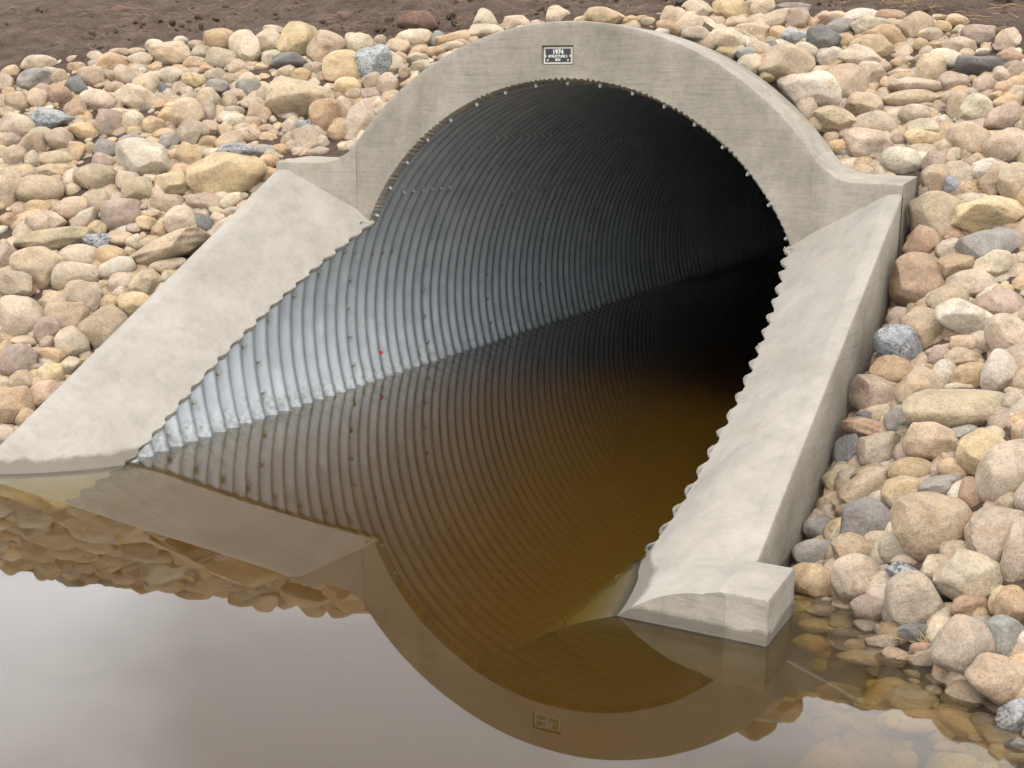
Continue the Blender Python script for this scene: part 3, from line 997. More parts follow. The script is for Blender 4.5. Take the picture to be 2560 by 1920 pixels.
# ------------------------------------------------------------------ concrete headwall
head = empty('culvert_headwall', (0, 0, 0))
tag(head, 'pale concrete culvert headwall with arched collar, wings and sloping aprons', 'headwall')
XW, XCR, YT, TH = 1.313, 0.98, -0.11, 0.30
wv = Waves(60, 4, 30, 11, 3)
rough_in = Waves(60, 30, 160, 12, 1)
def arch_profile():
    th0 = math.asin((1.038 - ZO) / RO)
    out = [(RO * math.cos(a), ZO + RO * math.sin(a)) for a in np.linspace(th0, math.pi - th0, 97)]
    return out
def build_arch():
    ai = math.asin(0.695 - ZC)
    n = 480
    us = np.linspace(0, 1, n)
    # inner edge from right to left over the crown; outer edge likewise, with straight legs down the crease
    inn = []; outp = []
    leg = 1.038 - 0.55; arc = RO * (math.pi - 2 * math.asin((1.038 - ZO) / RO)); tot = arc + 2 * leg
    th0 = math.asin((1.038 - ZO) / RO)
    for u in us:
        a = ai + (math.pi - 2 * ai) * u
        inn.append((math.cos(a), ZC + math.sin(a)))
        s = u * tot
        if s < leg: outp.append((XCR, 0.55 + s))
        elif s > tot - leg: outp.append((-XCR, 0.55 + tot - s))
        else:
            a2 = th0 + (math.pi - 2 * th0) * (s - leg) / arc
            outp.append((RO * math.cos(a2), ZO + RO * math.sin(a2)))
    inn = np.array(inn); outp = np.array(outp)
    jit = 0.0014 * rough_in(us[:, None] * 16.0)
    ctr = np.array([0, ZC])
    rows = []
    def row(frac, y, extra=0.0):
        pnt = inn * (1 - frac) + outp * frac
        return np.c_[pnt[:, 0], np.full(n, y), pnt[:, 1]]
    dirn = (inn - ctr) / np.linalg.norm(inn - ctr, axis=1)[:, None]
    dout = (outp - np.array([0, ZO])); dout /= np.linalg.norm(dout, axis=1)[:, None]
    def inner(r, y, j): 
        pnt = ctr + dirn * (r + jit * j)[:, None]; return np.c_[pnt[:, 0], np.full(n, y), pnt[:, 1]]
    def outer(dr, y):
        pnt = outp + dout * dr; return np.c_[pnt[:, 0], np.full(n, y), pnt[:, 1]]
    rows.append(inner(1.03, 0.30, 0)); rows.append(inner(1.03, 0.06, 0.3)); rows.append(inner(0.994, 0.045, 1)); rows.append(inner(1.0, 0.012, 1.2))
    rows.append(inner(1.008, 0.0, 1.4))
    for f_ in (0.15, 0.3, 0.45, 0.6, 0.75, 0.88): rows.append(row(f_, 0.0))
    rows.append(outer(-0.012, 0.0)); rows.append(outer(-0.003, 0.003)); rows.append(outer(0.0, 0.012))
    rows.append(outer(0.0, 0.15)); rows.append(outer(-0.002, TH))
    v = np.concatenate(rows)
    nr = len(rows)
    # slight hand-made waviness
    w = 0.0022 * wv(v); v[:, 1] += np.where(v[:, 1] < 0.02, w, 0); 
    f = grid_faces(nr, n)
    back = np.stack([np.arange(n - 1), np.arange(1, n), (nr - 1) * n + np.arange(1, n), (nr - 1) * n + np.arange(n - 1)], -1)
    return v, np.concatenate([f, back[:, ::-1]])
v, f = build_arch()
me = mesh_np('arch_wall', v, f[:, ::-1])
arch = link('arch_wall', me, M_WALL)
# niche for the plaque (cut with a tapered block)
PX, PZ = -0.035, 1.394
PW, PH = 0.058, 0.028
cb = MB()
dpt = 0.016
a_, b_, c_, d_ = PW + 0.018, PH + 0.018, PW + 0.006, PH + 0.005
cb.add([(PX - a_, -0.03, PZ - b_), (PX + a_, -0.03, PZ - b_), (PX + a_, -0.03, PZ + b_), (PX - a_, -0.03, PZ + b_),
        (PX - c_, dpt, PZ - d_), (PX + c_, dpt, PZ - d_), (PX + c_, dpt, PZ + d_), (PX - c_, dpt, PZ + d_)],
       [(0, 1, 2, 3), (7, 6, 5, 4), (0, 4, 5, 1), (1, 5, 6, 2), (2, 6, 7, 3), (3, 7, 4, 0)])
cut = cb.build('niche_cutter', M_WALL)
bmc = bmesh.new(); bmc.from_mesh(cut.data); bmesh.ops.recalc_face_normals(bmc, faces=bmc.faces); bmc.to_mesh(cut.data); bmc.free()
bma = bmesh.new(); bma.from_mesh(arch.data); bmesh.ops.recalc_face_normals(bma, faces=bma.faces); bma.to_mesh(arch.data); bma.free()
md = arch.modifiers.new('niche', 'BOOLEAN'); md.operation = 'DIFFERENCE'; md.object = cut; md.solver = 'EXACT'
bpy.context.view_layer.update()
nm = bpy.data.meshes.new_from_object(arch.evaluated_get(bpy.context.evaluated_depsgraph_get()))
arch.modifiers.clear(); arch.data = nm; nm.name = 'arch_wall'
bpy.data.objects.remove(cut)
nm.set_sharp_from_angle(angle=math.radians(35))
arch.parent = head
def autosmooth(o, deg=35):
    o.data.polygons.foreach_set('use_smooth', [True] * len(o.data.polygons)); o.data.set_sharp_from_angle(angle=math.radians(deg))

# wings: flared forward, fillet up to the arch
def wing_top(x):
    fx_, fz_, fr_ = 1.1386, 1.16, 0.20
    if x < fx_: return fz_ - math.sqrt(max(fr_ ** 2 - (x - fx_) ** 2, 0))
    return 0.96
def build_wing(sg):
    xs = np.concatenate([np.linspace(XCR - 0.004, 1.14, 16), np.linspace(1.16, XW, 8)])
    rows = []
    for x in xs:
        zt = wing_top(max(x, 0.98)); yf = YT * (x - XCR) / (XW - XCR); e = 0.010
        yb_ = yf + 0.24; zbk = zt + 0.016
        zlo = 0.40 if x > 1.04 else max(0.40, ZC + math.sqrt(1.045 ** 2 - x * x))
        prof = [(yf, zlo), (yf, 0.66), (yf, 0.76), (yf, zt - e), (yf + 0.003, zt - 0.003), (yf + e, zt), (yf + 0.12, (zt + zbk) / 2), (yb_, zbk), (yb_, zlo)]
        rows.append([(sg * x, a, b) for a, b in prof])
    v = np.array(rows).reshape(-1, 3); n = 9
    v[:, 1] += 0.0015 * wv(v) * (v[:, 1] < 0.02)
    f = [tuple(q) for q in grid_faces(len(xs), n)] + [tuple(i * n + 8 for i in ()),]
    f = [q for q in f if len(q)]
    f.append(tuple(range(n))); f.append(tuple((len(xs) - 1) * n + i for i in range(n)))
    mb = MB(); mb.add(v, f); o = mb.build('wing_wall', M_WALL, head)
    bm = bmesh.new(); bm.from_mesh(o.data); bmesh.ops.recalc_face_normals(bm, faces=bm.faces); bm.to_mesh(o.data); bm.free()
    autosmooth(o, 40)
    return o
build_wing(1); build_wing(-1)

# sloping aprons with scalloped inner edge, edging band and end block
YE = -1.835
apr_n = Waves(80, 6, 60, 21, 2)
def build_apron(sg):
    ny = int(1.86 / PITCH * 12); nx = 22
    ys = np.linspace(0.015, YE, ny)
    V = []
    for y in ys:
        zi, zo = float(z_in(y)), float(z_out(y, sg))
        ri = 1.0 + 0.72 * (float(rad(y)) - 1.0) - 0.012 + 0.0016 * float(rough_in(np.array([[y * 3.1 + sg]]))[0])
        xi = math.sqrt(max(ri ** 2 - (zi - ZC) ** 2, 0.01))
        pw = 1.0 if sg < 0 else 1 + 1.1 * float(smooth01(0.8, 1.4, -y)) - 0.3 * float(smooth01(1.5, 1.835, -y))
        xb = XW - 0.055; zb_ = zo - 0.014
        col = []
        # inner wall going down behind the pipe, lip, then top surface
        rp = ri + 0.035
        zl = zi - 0.05
        col.append((math.sqrt(max(rp ** 2 - (zl - ZC) ** 2, .01)), zl))
        col.append((xi + 0.004, zi - 0.016))
        col.append((xi, zi - 0.005))
        xm = math.sqrt(max(1.0 - (zi - ZC) ** 2, 0.01))
        for s in np.concatenate([[0.012, 0.03], np.linspace(0.06, 1, nx - 2) ** 1.25]):
            x = xi + (xb - xi) * s
            sm = (x - xm) / (xb - xm)
            e = 1 - max(1 - sm, 0) ** pw if sm > 0 else sm * pw
            col.append((x, zi + (zb_ - zi) * e))
        col.append((xb + 0.006, zb_ + 0.004))
        col.append((XW - 0.010, zo)); col.append((XW - 0.003, zo - 0.003)); col.append((XW, zo - 0.010))
        col.append((XW, zo - 0.10)); col.append((XW, -0.75))
        V.append([(sg * a, y, b) for a, b in col])
    V = np.array(V); n = V.shape[1]
    top = slice(3, 3 + nx + 2)
    V[:, top, 2] += 0.0005 * apr_n(V[:, top, :2].reshape(-1, 2)).reshape(ny, -1) 
    # follow the flared wing at the head of the slab
    yy = YT * np.clip((np.abs(V[:, :, 0]) - XCR) / (XW - XCR), 0, 1) + 0.015
    sh = np.clip(1 - (0.015 - V[:, :, 1]) / 0.5, 0, 1)
    V2 = V.copy(); V2[:, :, 1] += (yy - 0.015) * sh
    dy = V2[:, :, 1] - V[:, :, 1]
    slope = 0.52
    V2[:, 3:, 2] += dy[:, 3:] * slope * (np.arange(n - 3) < nx + 6)
    mb = MB(); fl = [tuple(q) for q in grid_faces(ny, n, True)]
    fl.append(tuple((ny - 1) * n + i for i in range(n))); fl.append(tuple(range(n)))
    mb.add(V2.reshape(-1, 3), fl)
    o = mb.build('sloped_apron', M_SLAB, head)
    bm = bmesh.new(); bm.from_mesh(o.data)
    bmesh.ops.triangulate(bm, faces=[fc for fc in bm.faces if len(fc.verts) > 4])
    bmesh.ops.recalc_face_normals(bm, faces=bm.faces); bm.to_mesh(o.data); bm.free()
    o.data.materials.append(M_WALL)
    idx = np.zeros(len(o.data.polygons), np.int32)
    nrm = np.zeros(len(o.data.polygons) * 3); o.data.polygons.foreach_get('normal', nrm); nrm = nrm.reshape(-1, 3)
    idx[np.abs(nrm[:, 2]) < 0.3] = 1
    ce = np.zeros(len(o.data.polygons) * 3); o.data.polygons.foreach_get('center', ce); ce = ce.reshape(-1, 3) / S
    idx[(np.abs(ce[:, 0]) < 1.2) & (ce[:, 1] > YE + 0.01)] = 0
    o.data.polygons.foreach_set('material_index', idx)
    autosmooth(o, 38)
    if sg < 0: return
    # end block standing outside the slab's outer edge
    e = 0.010; xa, xb2, ya, yb2, zt = XW - 0.02, 1.416, -1.615, YE + 0.001, 0.118
    pr = [(ya, -0.75), (ya, zt + 0.004 - e), (ya - 0.003, zt + 0.001), (ya - e, zt + 0.004), (yb2 + e, zt - 0.004), (yb2 + 0.003, zt - 0.007), (yb2, zt - 0.004 - e), (yb2, -0.75)]
    xs = [xa, xb2 - e, xb2 - 0.003, xb2]
    rows = []
    for i, x in enumerate(xs):
        ins = (0, 0, 0.003, e)[i]
        rows.append([(sg * x, min(max(a, yb2 + (ins if i == 3 else 0) * 0), ya), b - (ins if b > 0 else 0)) for a, b in pr])
    vv = np.array(rows).reshape(-1, 3); mb = MB(); k = len(pr)
    fl = [tuple(q) for q in grid_faces(len(xs), k)] + [tuple(range(k)), tuple((len(xs) - 1) * k + i for i in range(k))]
    mb.add(vv, fl); ob = mb.build('end_block', M_WALL, head)
    bm = bmesh.new(); bm.from_mesh(ob.data); bmesh.ops.recalc_face_normals(bm, faces=bm.faces); bm.to_mesh(ob.data); bm.free()
    ob.data.materials.append(M_SLAB)
    nrm = np.zeros(len(ob.data.polygons) * 3); ob.data.polygons.foreach_get('normal', nrm); nrm = nrm.reshape(-1, 3)
    ob.data.polygons.foreach_set('material_index', (nrm[:, 2] > 0.6).astype(np.int32))
    autosmooth(ob, 30)
build_apron(1); build_apron(-1)

# plaque
def box_verts(x0, x1, y0, y1, z0, z1):
    return ([(x0, y0, z0), (x1, y0, z0), (x1, y1, z0), (x0, y1, z0), (x0, y0, z1), (x1, y0, z1), (x1, y1, z1), (x0, y1, z1)],
            [(3, 2, 1, 0), (4, 5, 6, 7), (0, 1, 5, 4), (1, 2, 6, 5), (2, 3, 7, 6), (3, 0, 4, 7)])
pb = MB(); pb.add(*box_verts(PX - PW + .004, PX + PW - .004, 0.008, 0.0215, PZ - PH + .003, PZ + PH - .003))
plaque = pb.build('plaque', M_BLACK, head); plaque['label'] = 'small black plaque with white lettering'
bb = MB()
for (xa, xb_, za, zb_) in ((PX - PW - .003, PX + PW + .003, PZ - PH - .003, PZ - PH + .003), (PX - PW - .003, PX + PW + .003, PZ + PH - .003, PZ + PH + .003),
                           (PX - PW - .003, PX - PW + .004, PZ - PH + .003, PZ + PH - .003), (PX + PW - .004, PX + PW + .003, PZ - PH + .003, PZ + PH - .003)):
    bb.add(*box_verts(xa, xb_, 0.009, 0.021, za, zb_))
o = bb.build('border', M_CREAM); o.parent = plaque
def lettering(txt, size, zc, sx=1.0, bold=0.0):
    cu = bpy.data.curves.new('lettering', 'FONT'); cu.body = txt; cu.size = size * S; cu.align_x = 'CENTER'; cu.align_y = 'CENTER'
    cu.extrude = 0.0006 * S; cu.offset = bold * S
    to = bpy.data.objects.new('lettering', cu); C.objects.link(to)
    bpy.context.view_layer.update()
    me = bpy.data.meshes.new_from_object(to.evaluated_get(bpy.context.evaluated_depsgraph_get()))
    bpy.data.objects.remove(to)
    o = bpy.data.objects.new('lettering', me); C.objects.link(o); me.materials.clear(); me.materials.append(M_LETTER)
    o.parent = plaque; o.rotation_euler = (math.pi / 2, 0, 0); o.scale = (sx, 1, 1)
    o.location = Vector((PX, 0.0072, PZ + zc)) * S
    return o
lettering('1974', 0.0235, 0.0125, 1.0, 0.0008)
lettering('STRUCTURE 2', 0.0128, -0.0035, 1.0, 0.0005)
lettering('2025', 0.0118, -0.0165, 1.0, 0.0004)
for sx in (-1, 1):
    sm = MB(); n = 10
    sm.add([(PX + sx * 0.043 + 0.0042 * math.cos(i * 2 * math.pi / n), 0.0065, PZ - 0.0175 + 0.0042 * math.sin(i * 2 * math.pi / n)) for i in range(n)] +
           [(PX + sx * 0.043 + 0.0045 * math.cos(i * 2 * math.pi / n), 0.009, PZ - 0.0175 + 0.0045 * math.sin(i * 2 * math.pi / n)) for i in range(n)],
           [tuple(range(n))] + [(i, n + i, n + (i + 1) % n, (i + 1) % n) for i in range(n)])
    o = sm.build('screw', M_BOLT); o.parent = plaque
    cl = MB(); xx = PX + sx * (PW - 0.0055)
    cl.add(*box_verts(xx - 0.003, xx + 0.003, 0.0068, 0.0085, PZ - 0.006, PZ + 0.002)); o = cl.build('clip', M_CREAM); o.parent = plaque

# ------------------------------------------------------------------ stones
def ico(level):
    bm = bmesh.new(); bmesh.ops.create_icosphere(bm, subdivisions=level, radius=1.0)
    v = np.array([x.co[:] for x in bm.verts]); f = np.array([[q.index for q in x.verts] for x in bm.faces]); bm.free()
    return v / np.linalg.norm(v, axis=1)[:, None], f
ICO = {k: ico(k) for k in (2, 3, 4, 5)}
def shape(level, kind, r):
    v, f = ICO[level]; v = v.copy()
    soft = kind == 'r' and r.random() < 0.35
    if soft: kind = 'a'
    pn = {'r': r.uniform(2.0, 2.9), 'o': r.uniform(2.0, 2.5), 'a': r.uniform(2.4, 3.4), 'f': r.uniform(2.4, 3.4), 'w': 2.3}[kind]
    Q = np.linalg.qr(r.normal(size=(3, 3)))[0] if kind in 'ra' else np.eye(3)
    u = v @ Q; u = u / (np.abs(u) ** pn).sum(1)[:, None] ** (1 / pn); v = u @ Q.T
    # broad lumps
    lw = Waves(7, 1.1, 2.6, int(r.integers(1 << 30)))
    v *= (1 + {'r': 0.055, 'o': 0.05, 'a': 0.07, 'f': 0.07, 'w': 0.06}[kind] * lw(v))[:, None]
    # flats: few and soft on river stones, many and hard on broken ones
    ncut = {'r': r.integers(5, 11), 'o': r.integers(4, 8), 'a': r.integers(8, 13), 'f': r.integers(6, 10), 'w': r.integers(7, 10)}[kind]
    keep = {'r': 0.8, 'o': 0.6, 'a': 0.93, 'f': 0.9, 'w': 0.95}[kind]
    if soft: keep = 0.84
    for _ in range(ncut):
        n = r.normal(size=3); n /= np.linalg.norm(n)
        d = r.uniform(0.60, 0.88); s = v @ n - d * np.abs(v @ n).max()
        v -= np.where(s > 0, s * keep * r.uniform(0.75, 1.0), 0)[:, None] * n
    for _ in range(int(r.integers(2, 6))):          # chipped corners
        n = r.normal(size=3); n /= np.linalg.norm(n); s = v @ n - r.uniform(0.84, 0.93) * (v @ n).max()
        v -= np.where(s > 0, s * 0.95, 0)[:, None] * n
    if kind == 'w':
        n = np.array([r.choice([-0.5, 0.5]), 0.9, 0.35]); n /= np.linalg.norm(n); s = v @ n - 0.25
        v -= np.where(s > 0, s * 0.92, 0)[:, None] * n
    if level >= 4:
        fw = Waves(16, 4, 14, int(r.integers(1 << 30)))
        nn = v / np.linalg.norm(v, axis=1)[:, None]
        v += nn * ({'r': 0.017, 'o': 0.014}.get(kind, 0.024) * fw(v))[:, None]
    lo, hi = v.min(0), v.max(0)
    return (v - (lo + hi) / 2) / ((hi - lo) / 2), f
PAL = {'T': (192, 164, 132), 'B': (212, 192, 164), 'O': (204, 164, 118), 'P': (198, 174, 152), 'G': (166, 159, 150), 'D': (130, 128, 125),
       'S': (186, 187, 188), 'R': (176, 134, 106), 'Y': (214, 182, 132), 'K': (188, 166, 130), 'V': (166, 141, 126), 'W': (226, 212, 194)}
CNAME = {'T': 'tan', 'B': 'pale beige', 'O': 'orange-tan', 'P': 'pinkish', 'G': 'grey', 'D': 'dark grey', 'S': 'speckled grey', 'R': 'rusty brown',
         'Y': 'ochre yellow', 'K': 'khaki', 'V': 'mauve-brown', 'W': 'whitish'}
SNAME = {'r': 'rounded', 'o': 'oval', 'a': 'angular', 'f': 'flat', 'w': 'wedge-shaped'}
def colour(code, r):
    pc = np.array(PAL[code], float)
    if code not in 'GDS': pc = 0.56 * pc + 0.44 * np.array([204, 190, 168])
    c = lin(pc) * ALB * r.uniform(0.88, 1.12) * (1 + r.normal(size=3) * 0.012)
    return np.array([*np.clip(c, 0.02, 0.85), 0.85 if code == 'S' else (0.25 if code == 'G' and r.random() < .5 else 0.0)])
ALB = 0.555
items = []
org = (0, 0, 1.0, False)
for line in STONES.strip().splitlines():
    w = line.split()
    if w[0][0] == '@': org = (float(w[1]), float(w[2]), float(w[3]), w[0] == '@u'); continue
    a = [float(q) for q in w[:5]]; k = org[2]
    items.append(dict(cx=org[0] + a[0] / k, cy=org[1] + a[1] / k, w=a[2] / k, h=a[3] / k, ang=a[4], col=w[5], shp=w[6],
                      handle=' '.join(w[7:]), sub=org[3]))
def hit_terrain(px, py, lift):
    d = ray_dir(px, py); ts = np.linspace(1.5, 11, 4000); P = CAM + ts[:, None] * d
    b = P[:, 2] < terrain(P[:, 0], P[:, 1]) + lift
    axp = np.abs(P[:, 0])
    b &= ~((axp < 1.33) & (P[:, 1] < np.where(axp < 0.98, 0.30, 0.25 - 0.33 * (axp - 0.98))))
    i = int(np.argmax(b)); return P[i], ts[i]
sv, sf, sc_, cnt = [], [], [], 0
def stuff_add(v, f, col):
    global cnt
    sv.append(v); sf.append(f + cnt); sc_.append(np.tile(col, (len(v), 1))); cnt += len(v)
order = sorted(range(len(items)), key=lambda i: -items[i]['w'] * items[i]['h'])
single = set(order[:300])
placed = []
for it in items:
    P, t = hit_terrain(it['cx'], it['cy'], 0.0)
    lift = 0.02 if it['sub'] else 0.22 * min(it['w'], it['h']) / FPX * t
    P, t = hit_terrain(it['cx'], it['cy'], lift)
    it['P0'], it['t'], it['rad'] = P, t, 0.5 * math.sqrt(it['w'] * it['h']) / FPX * t * 1.1
# of two stones that would run into each other the lower one comes forward
T0 = np.array([it['t'] for it in items]); TT = T0.copy(); RR = np.array([it['rad'] for it in items])
DD = np.array([ray_dir(it['cx'], it['cy']) for it in items]); low = np.array([it['cy'] + it['h'] / 2 for it in items])
for _ in range(30):
    Pn = CAM + TT[:, None] * DD
    for i in range(len(items)):
        d = np.linalg.norm(Pn - Pn[i], axis=1); ov = 0.82 * (RR + RR[i]) - d; ov[i] = 0
        for j in np.nonzero(ov > 0.004)[0]:
            k = i if low[i] > low[j] else j
            TT[k] = max(TT[k] - 0.12 * ov[j], T0[k] - 0.55 * RR[k])
            o_ = j if k == i else i
            TT[o_] = min(TT[o_] + 0.04 * ov[j], T0[o_] + 0.2 * RR[o_])
for i, it in enumerate(items):
    r = np.random.default_rng(1000 + i)
    t = TT[i]; P = CAM + t * DD[i]
    g = 1.19
    W, H = it['w'] * t / FPX * g / 2, it['h'] * t / FPX * g / 2
    D = float(np.clip(0.85 * math.sqrt(W * H), 0.75 * min(W, H), 1.1 * max(W, H)))
    if it['shp'] == 'f': D = 0.9 * W
    v, f = shape(5 if it['w'] * it['h'] > 4200 else 4, it['shp'], r)
    v = v * np.array([W, H, D])
    an = math.radians(-it['ang'] + r.normal() * 3)
    ca, sa = math.cos(an), math.sin(an)
    R3 = np.array([[ca, -sa, 0], [sa, ca, 0], [0, 0, 1]])
    v = v @ R3.T
    basis = np.array([ROT[0], ROT[1], -ROT[2]])
    v = v @ basis
    # keep clear of the concrete
    for sg in (1, -1):
        if sg * P[0] > 0 and P[1] < 0.25 and abs(P[0]) > 1.2:
            edge = (1.425 if (sg > 0 and P[1] < -1.5) else 1.318)
            mn = (sg * (v[:, 0] + P[0])).min()
            if mn < edge:
                mv = min(edge - mn, 0.06); P = P + np.array([sg * mv, 0, 0])
    if abs(P[0]) < 1.25 and 0.1 < P[1] < 1.0:
        mn = (v[:, 1] + P[1]).min(); lim = 0.31 if abs(P[0]) < 0.98 else 0.25 - 0.33 * (abs(P[0]) - 0.98)
        if mn < lim: P = P + np.array([0, min(lim - mn, 0.10), 0.0])
    col = colour(it['col'], r)
    it['P'] = P; it['r'] = (W, H, D)
    placed.append((P, max(W, H)))
    if i in single:
        me = mesh_np('stone', v, f, True, np.tile(col, (len(v), 1)))
        o = link('stone', me, M_STONE, None, P)
        it['obj'] = o
    else:
        stuff_add(v + P, f, col)
# labels: landmark stones carry their own words, the others are told apart by look and by a landmark next to them
marks = [it for it in items if it['handle'] and 'obj' in it]
used = set()
for it in marks:
    lb = it['handle'][4:] if it['handle'].startswith('the ') else it['handle']
    assert lb not in used, lb
    used.add(lb); it['obj']['label'] = lb
def direction(dx, dy):
    a = math.degrees(math.atan2(-dy, dx)) % 360
    return ['right of', 'upper right of', 'above', 'upper left of', 'left of', 'lower left of', 'below', 'lower right of'][int(((a + 22.5) % 360) // 45)]
for it in items:
    if 'obj' not in it: continue
    o = it['obj']; A = it['w'] * it['h']
    tag(o, None, 'stone', 'river stones on the left bank' if it['cx'] < 1000 else ('stones under the water' if it['sub'] else
        ('river stones behind the arch' if it['cx'] < 1700 else 'river stones on the right bank')))
    if it['handle']: continue
    size = 'large' if A > 6500 else ('mid-sized' if A > 2600 else 'small')
    base = f"{size} {CNAME[it['col']]} {SNAME[it['shp']]} stone"
    if it['sub']: base = 'submerged ' + base
    cand = sorted(marks, key=lambda q: math.hypot(q['cx'] - it['cx'], q['cy'] - it['cy']))[:7]
    lb = None
    for pre in ('', 'next ', 'farther '):
        for q in cand:
            d = direction(it['cx'] - q['cx'], it['cy'] - q['cy'])
            s = f"{base} {pre}{d} {q['handle']}"
            if len(s.split()) <= 16 and s not in used: lb = s; break
        if lb: break
    if lb is None: lb = min((f"{base} near {q['handle']}" for q in cand), key=lambda s: len(s.split()))
    used.add(lb); o['label'] = lb

# filler stones: the lower layer seen between the traced ones
PP = np.array([p_[0] for p_ in placed]); PR = np.array([p_[1] for p_ in placed])
crest_px = [(-60, 205), (0, 195), (100, 172), (200, 160), (400, 135), (500, 115), (620, 100), (740, 85), (950, 105), (1150, 90), (1220, 50), (1390, 40), (1560, 50),
            (1700, 20), (1900, 15), (2100, 40), (2300, 35), (2450, 75), (2560, 125), (2700, 190)]
def crest_y(px): return np.interp(px, [q[0] for q in crest_px], [q[1] for q in crest_px])
def scatter(n, r0, r1, sink, seed, lev, xr, yr, keepout=0.0, outside=False):
    r = np.random.default_rng(seed)
    k = 0; tries = 0
    while k < n and tries < n * 30:
        tries += 1
        x = r.uniform(*xr); y = r.uniform(*yr)
        z = float(terrain(x, y))
        if abs(x) < 1.33 and y < (0.335 if abs(x) < 0.98 else 0.285 - 0.33 * (abs(x) - 0.98)): continue
        if 1.2 < x < 1.47 and -1.9 < y < -1.55: continue
        if z < -0.35: continue
        pr = project(np.array([x, y, z]))[0]
        inside = -30 < pr[0] < 2590 and pr[1] < 1960
        if outside == inside: continue
        if inside and pr[1] < crest_y(pr[0]) + 8: continue
        if not inside and z > 1.325 + 0.225 * y - 0.0275 * x - 0.01 * x * x - 0.05: continue
        rr = r0 * (r1 / r0) ** r.random()
        if keepout and len(PP):
            dd = np.linalg.norm(PP - np.array([x, y, z]), axis=1)
            if (dd < PR * keepout).any(): continue
        v, f = shape(lev, r.choice(['r', 'r', 'r', 'o', 'a']), r)
        v = v * np.array([rr * r.uniform(.9, 1.35), rr * r.uniform(.75, 1.1), rr * r.uniform(.55, .85)])
        an = r.uniform(0, 6.28); tl = r.normal() * 0.35
        R1 = np.array([[math.cos(an), -math.sin(an), 0], [math.sin(an), math.cos(an), 0], [0, 0, 1]])
        R2 = np.array([[1, 0, 0], [0, math.cos(tl + 0.5), -math.sin(tl + 0.5)], [0, math.sin(tl + 0.5), math.cos(tl + 0.5)]])
        v = v @ R1.T @ R2.T
        c = np.array([x, y, z - sink * rr])
        if 1.2 < abs(c[0]) < 1.318 + rr * 1.2 and y < 0.3: c[0] = math.copysign(max(abs(c[0]), 1.318 + rr * 1.15), c[0])
        stuff_add(v + c, f, colour(r.choice(list('TTTTBBBOOPPPVKYW')), r))
        k += 1
scatter(1700, 0.034, 0.068, 0.45, 5, 3, (-4.4, 3.2), (-2.3, 1.7), 0.35)
scatter(150, 0.03, 0.055, 0.1, 15, 3, (1.33, 1.52), (-1.5, 0.3), 0.3)
scatter(60, 0.03, 0.05, 0.1, 16, 3, (0.98, 1.4), (0.15, 0.6), 0.2)
scatter(60, 0.03, 0.05, 0.1, 17, 3, (-1.45, -0.98), (0.15, 0.6), 0.2)
scatter(1300, 0.012, 0.026, 0.1, 6, 2, (-4.4, 3.2), (-2.3, 1.7), 0.75)
scatter(800, 0.05, 0.11, 0.1, 25, 3, (1.6, 4.6), (-3.2, 1.4), 0.0, True)
scatter(800, 0.035, 0.06, 0.1, 26, 3, (1.6, 4.6), (-3.2, 1.4), 0.0, True)
scatter(1100, 0.045, 0.10, 0.1, 27, 3, (-6.2, -1.6), (-2.6, 1.2), 0.0, True)
small = link('small_stones', mesh_np('small_stones', np.concatenate(sv), np.concatenate(sf), True, np.concatenate(sc_)), M_STONE)
tag(small, 'small river stones and pebbles filling the gaps between boulders', kind='stuff')

# ------------------------------------------------------------------ soil clods, straw, flecks
r = np.random.default_rng(77)
cv, cf, cc = [], [], 0
for _ in range(4200):
    px, py = r.uniform(-100, 2660), r.uniform(-120, 230)
    if py > crest_y(px) - 2 and r.random() > 0.04: continue
    d = ray_dir(px, py); ts = np.linspace(3, 12, 700); P = CAM + ts[:, None] * d
    b = P[:, 2] < terrain(P[:, 0], P[:, 1])
    if not b.any(): continue
    P = P[int(np.argmax(b))]
    v, f = shape(2, 'a', r); rr = 0.004 * (6.5 ** (r.random() ** 2.2))
    v = v * rr * r.uniform(0.6, 1.2, 3); cv.append(v + P + [0, 0, rr * 0.2]); cf.append(f + cc); cc += len(v)
clods = link('soil_clods', mesh_np('soil_clods', np.concatenate(cv), np.concatenate(cf), False), M_DIRT)
tag(clods, 'loose crumbs and clods of brown soil', kind='stuff')
stv, stf, n0 = [], [], 0
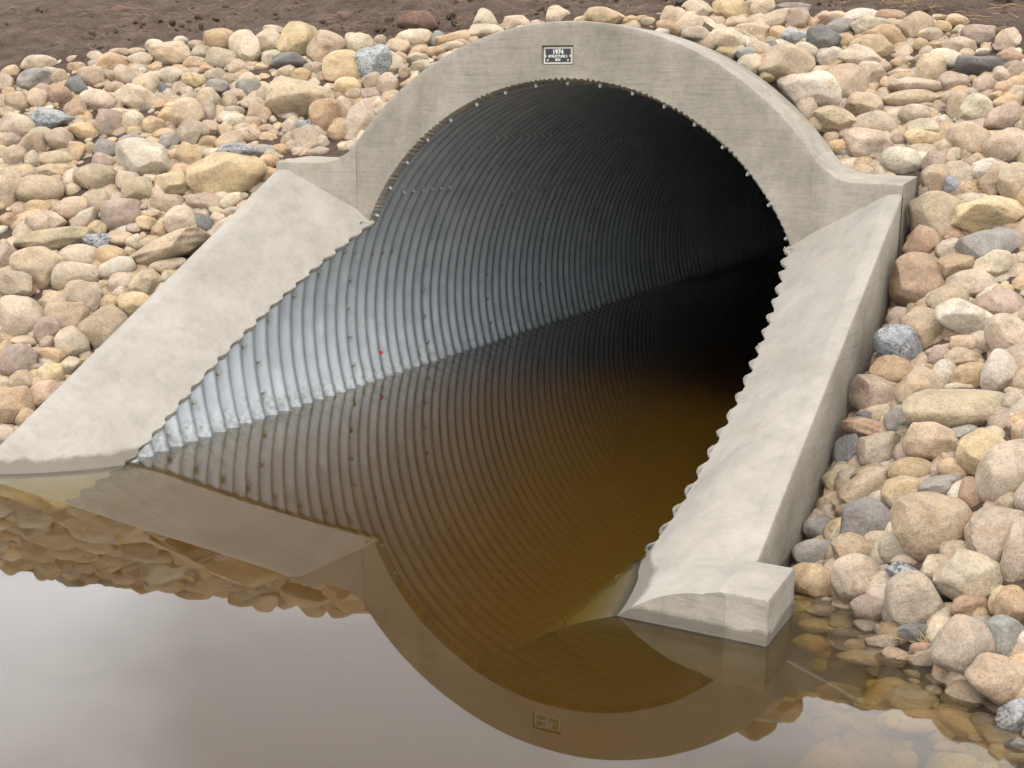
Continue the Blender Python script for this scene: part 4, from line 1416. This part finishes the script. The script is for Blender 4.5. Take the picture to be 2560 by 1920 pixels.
def straw(P, ln, wd, az, el, rr):
    global n0
    pts = []; p = np.array(P, float); a = az; e = el
    for _ in range(5):
        pts.append(p.copy()); p = p + ln / 4 * np.array([math.cos(a) * math.cos(e), math.sin(a) * math.cos(e), math.sin(e)])
        a += rr.normal() * 0.25; e += rr.normal() * 0.2 - 0.12
    pts = np.array(pts)
    for k in range(3):
        of = wd * np.array([math.cos(k * 2.094), math.sin(k * 2.094) * 0.6, math.sin(k * 2.094)])
        stv.append(pts + of)
    for i in range(4):
        for k in range(3):
            stf.append((n0 + k * 5 + i, n0 + ((k + 1) % 3) * 5 + i, n0 + ((k + 1) % 3) * 5 + i + 1, n0 + k * 5 + i + 1))
    n0 += 15
tufts = [(1335, 0, 40), (2250, 12, 46), (1960, 10, 22), (345, 55, 18), (290, 25, 10), (2300, 30, 16), (2440, 478, 26), (2325, 1625, 14)]
for (px, py, n) in tufts + [(r.uniform(0, 2560), r.uniform(0, 130), 1) for _ in range(700)]:
    if n == 1 and py > crest_y(px) - 5: continue
    P, t = hit_terrain(px, max(py, 0), 0.0)
    for _ in range(n):
        sp = 0.03 if n > 1 else 0.0
        q = P + np.array([r.normal() * sp, r.normal() * sp, 0.004])
        straw(q, r.uniform(0.03, 0.11), 0.0011, r.uniform(0, 6.28), r.uniform(0, 0.9) if n > 1 else r.uniform(0, 0.25), r)
st = link('straw', mesh_np('straw', np.concatenate(stv), np.array(stf), False), M_STRAW)
tag(st, 'scattered dry straw and roots on the soil', kind='stuff')
# boulders lying in the soil
for (px, py, w_, h_, lb) in ((1045, 58, 100, 44, 'soil-covered brown boulder half buried left of the arch crown'),
                             (298, 26, 44, 20, 'small dusty stone lying in the soil at the upper left'),
                             (858, 44, 36, 22, 'small angular stone in the soil above the ochre block')):
    P, t = hit_terrain(px, py, 0.01); rq = np.random.default_rng(int(px))
    v, f = shape(4, 'r', rq); v = v * np.array([w_, h_ * 1.3, h_ * 1.3]) * t / FPX / 2
    v = v @ np.array([ROT[0], ROT[1], -ROT[2]])
    col = np.array([*(lin((128, 100, 86)) * 0.62), 0])
    o = link('stone', mesh_np('stone', v, f, True, np.tile(col, (len(v), 1))), M_STONE, None, P)
    tag(o, lb, 'stone', 'stones in the soil')
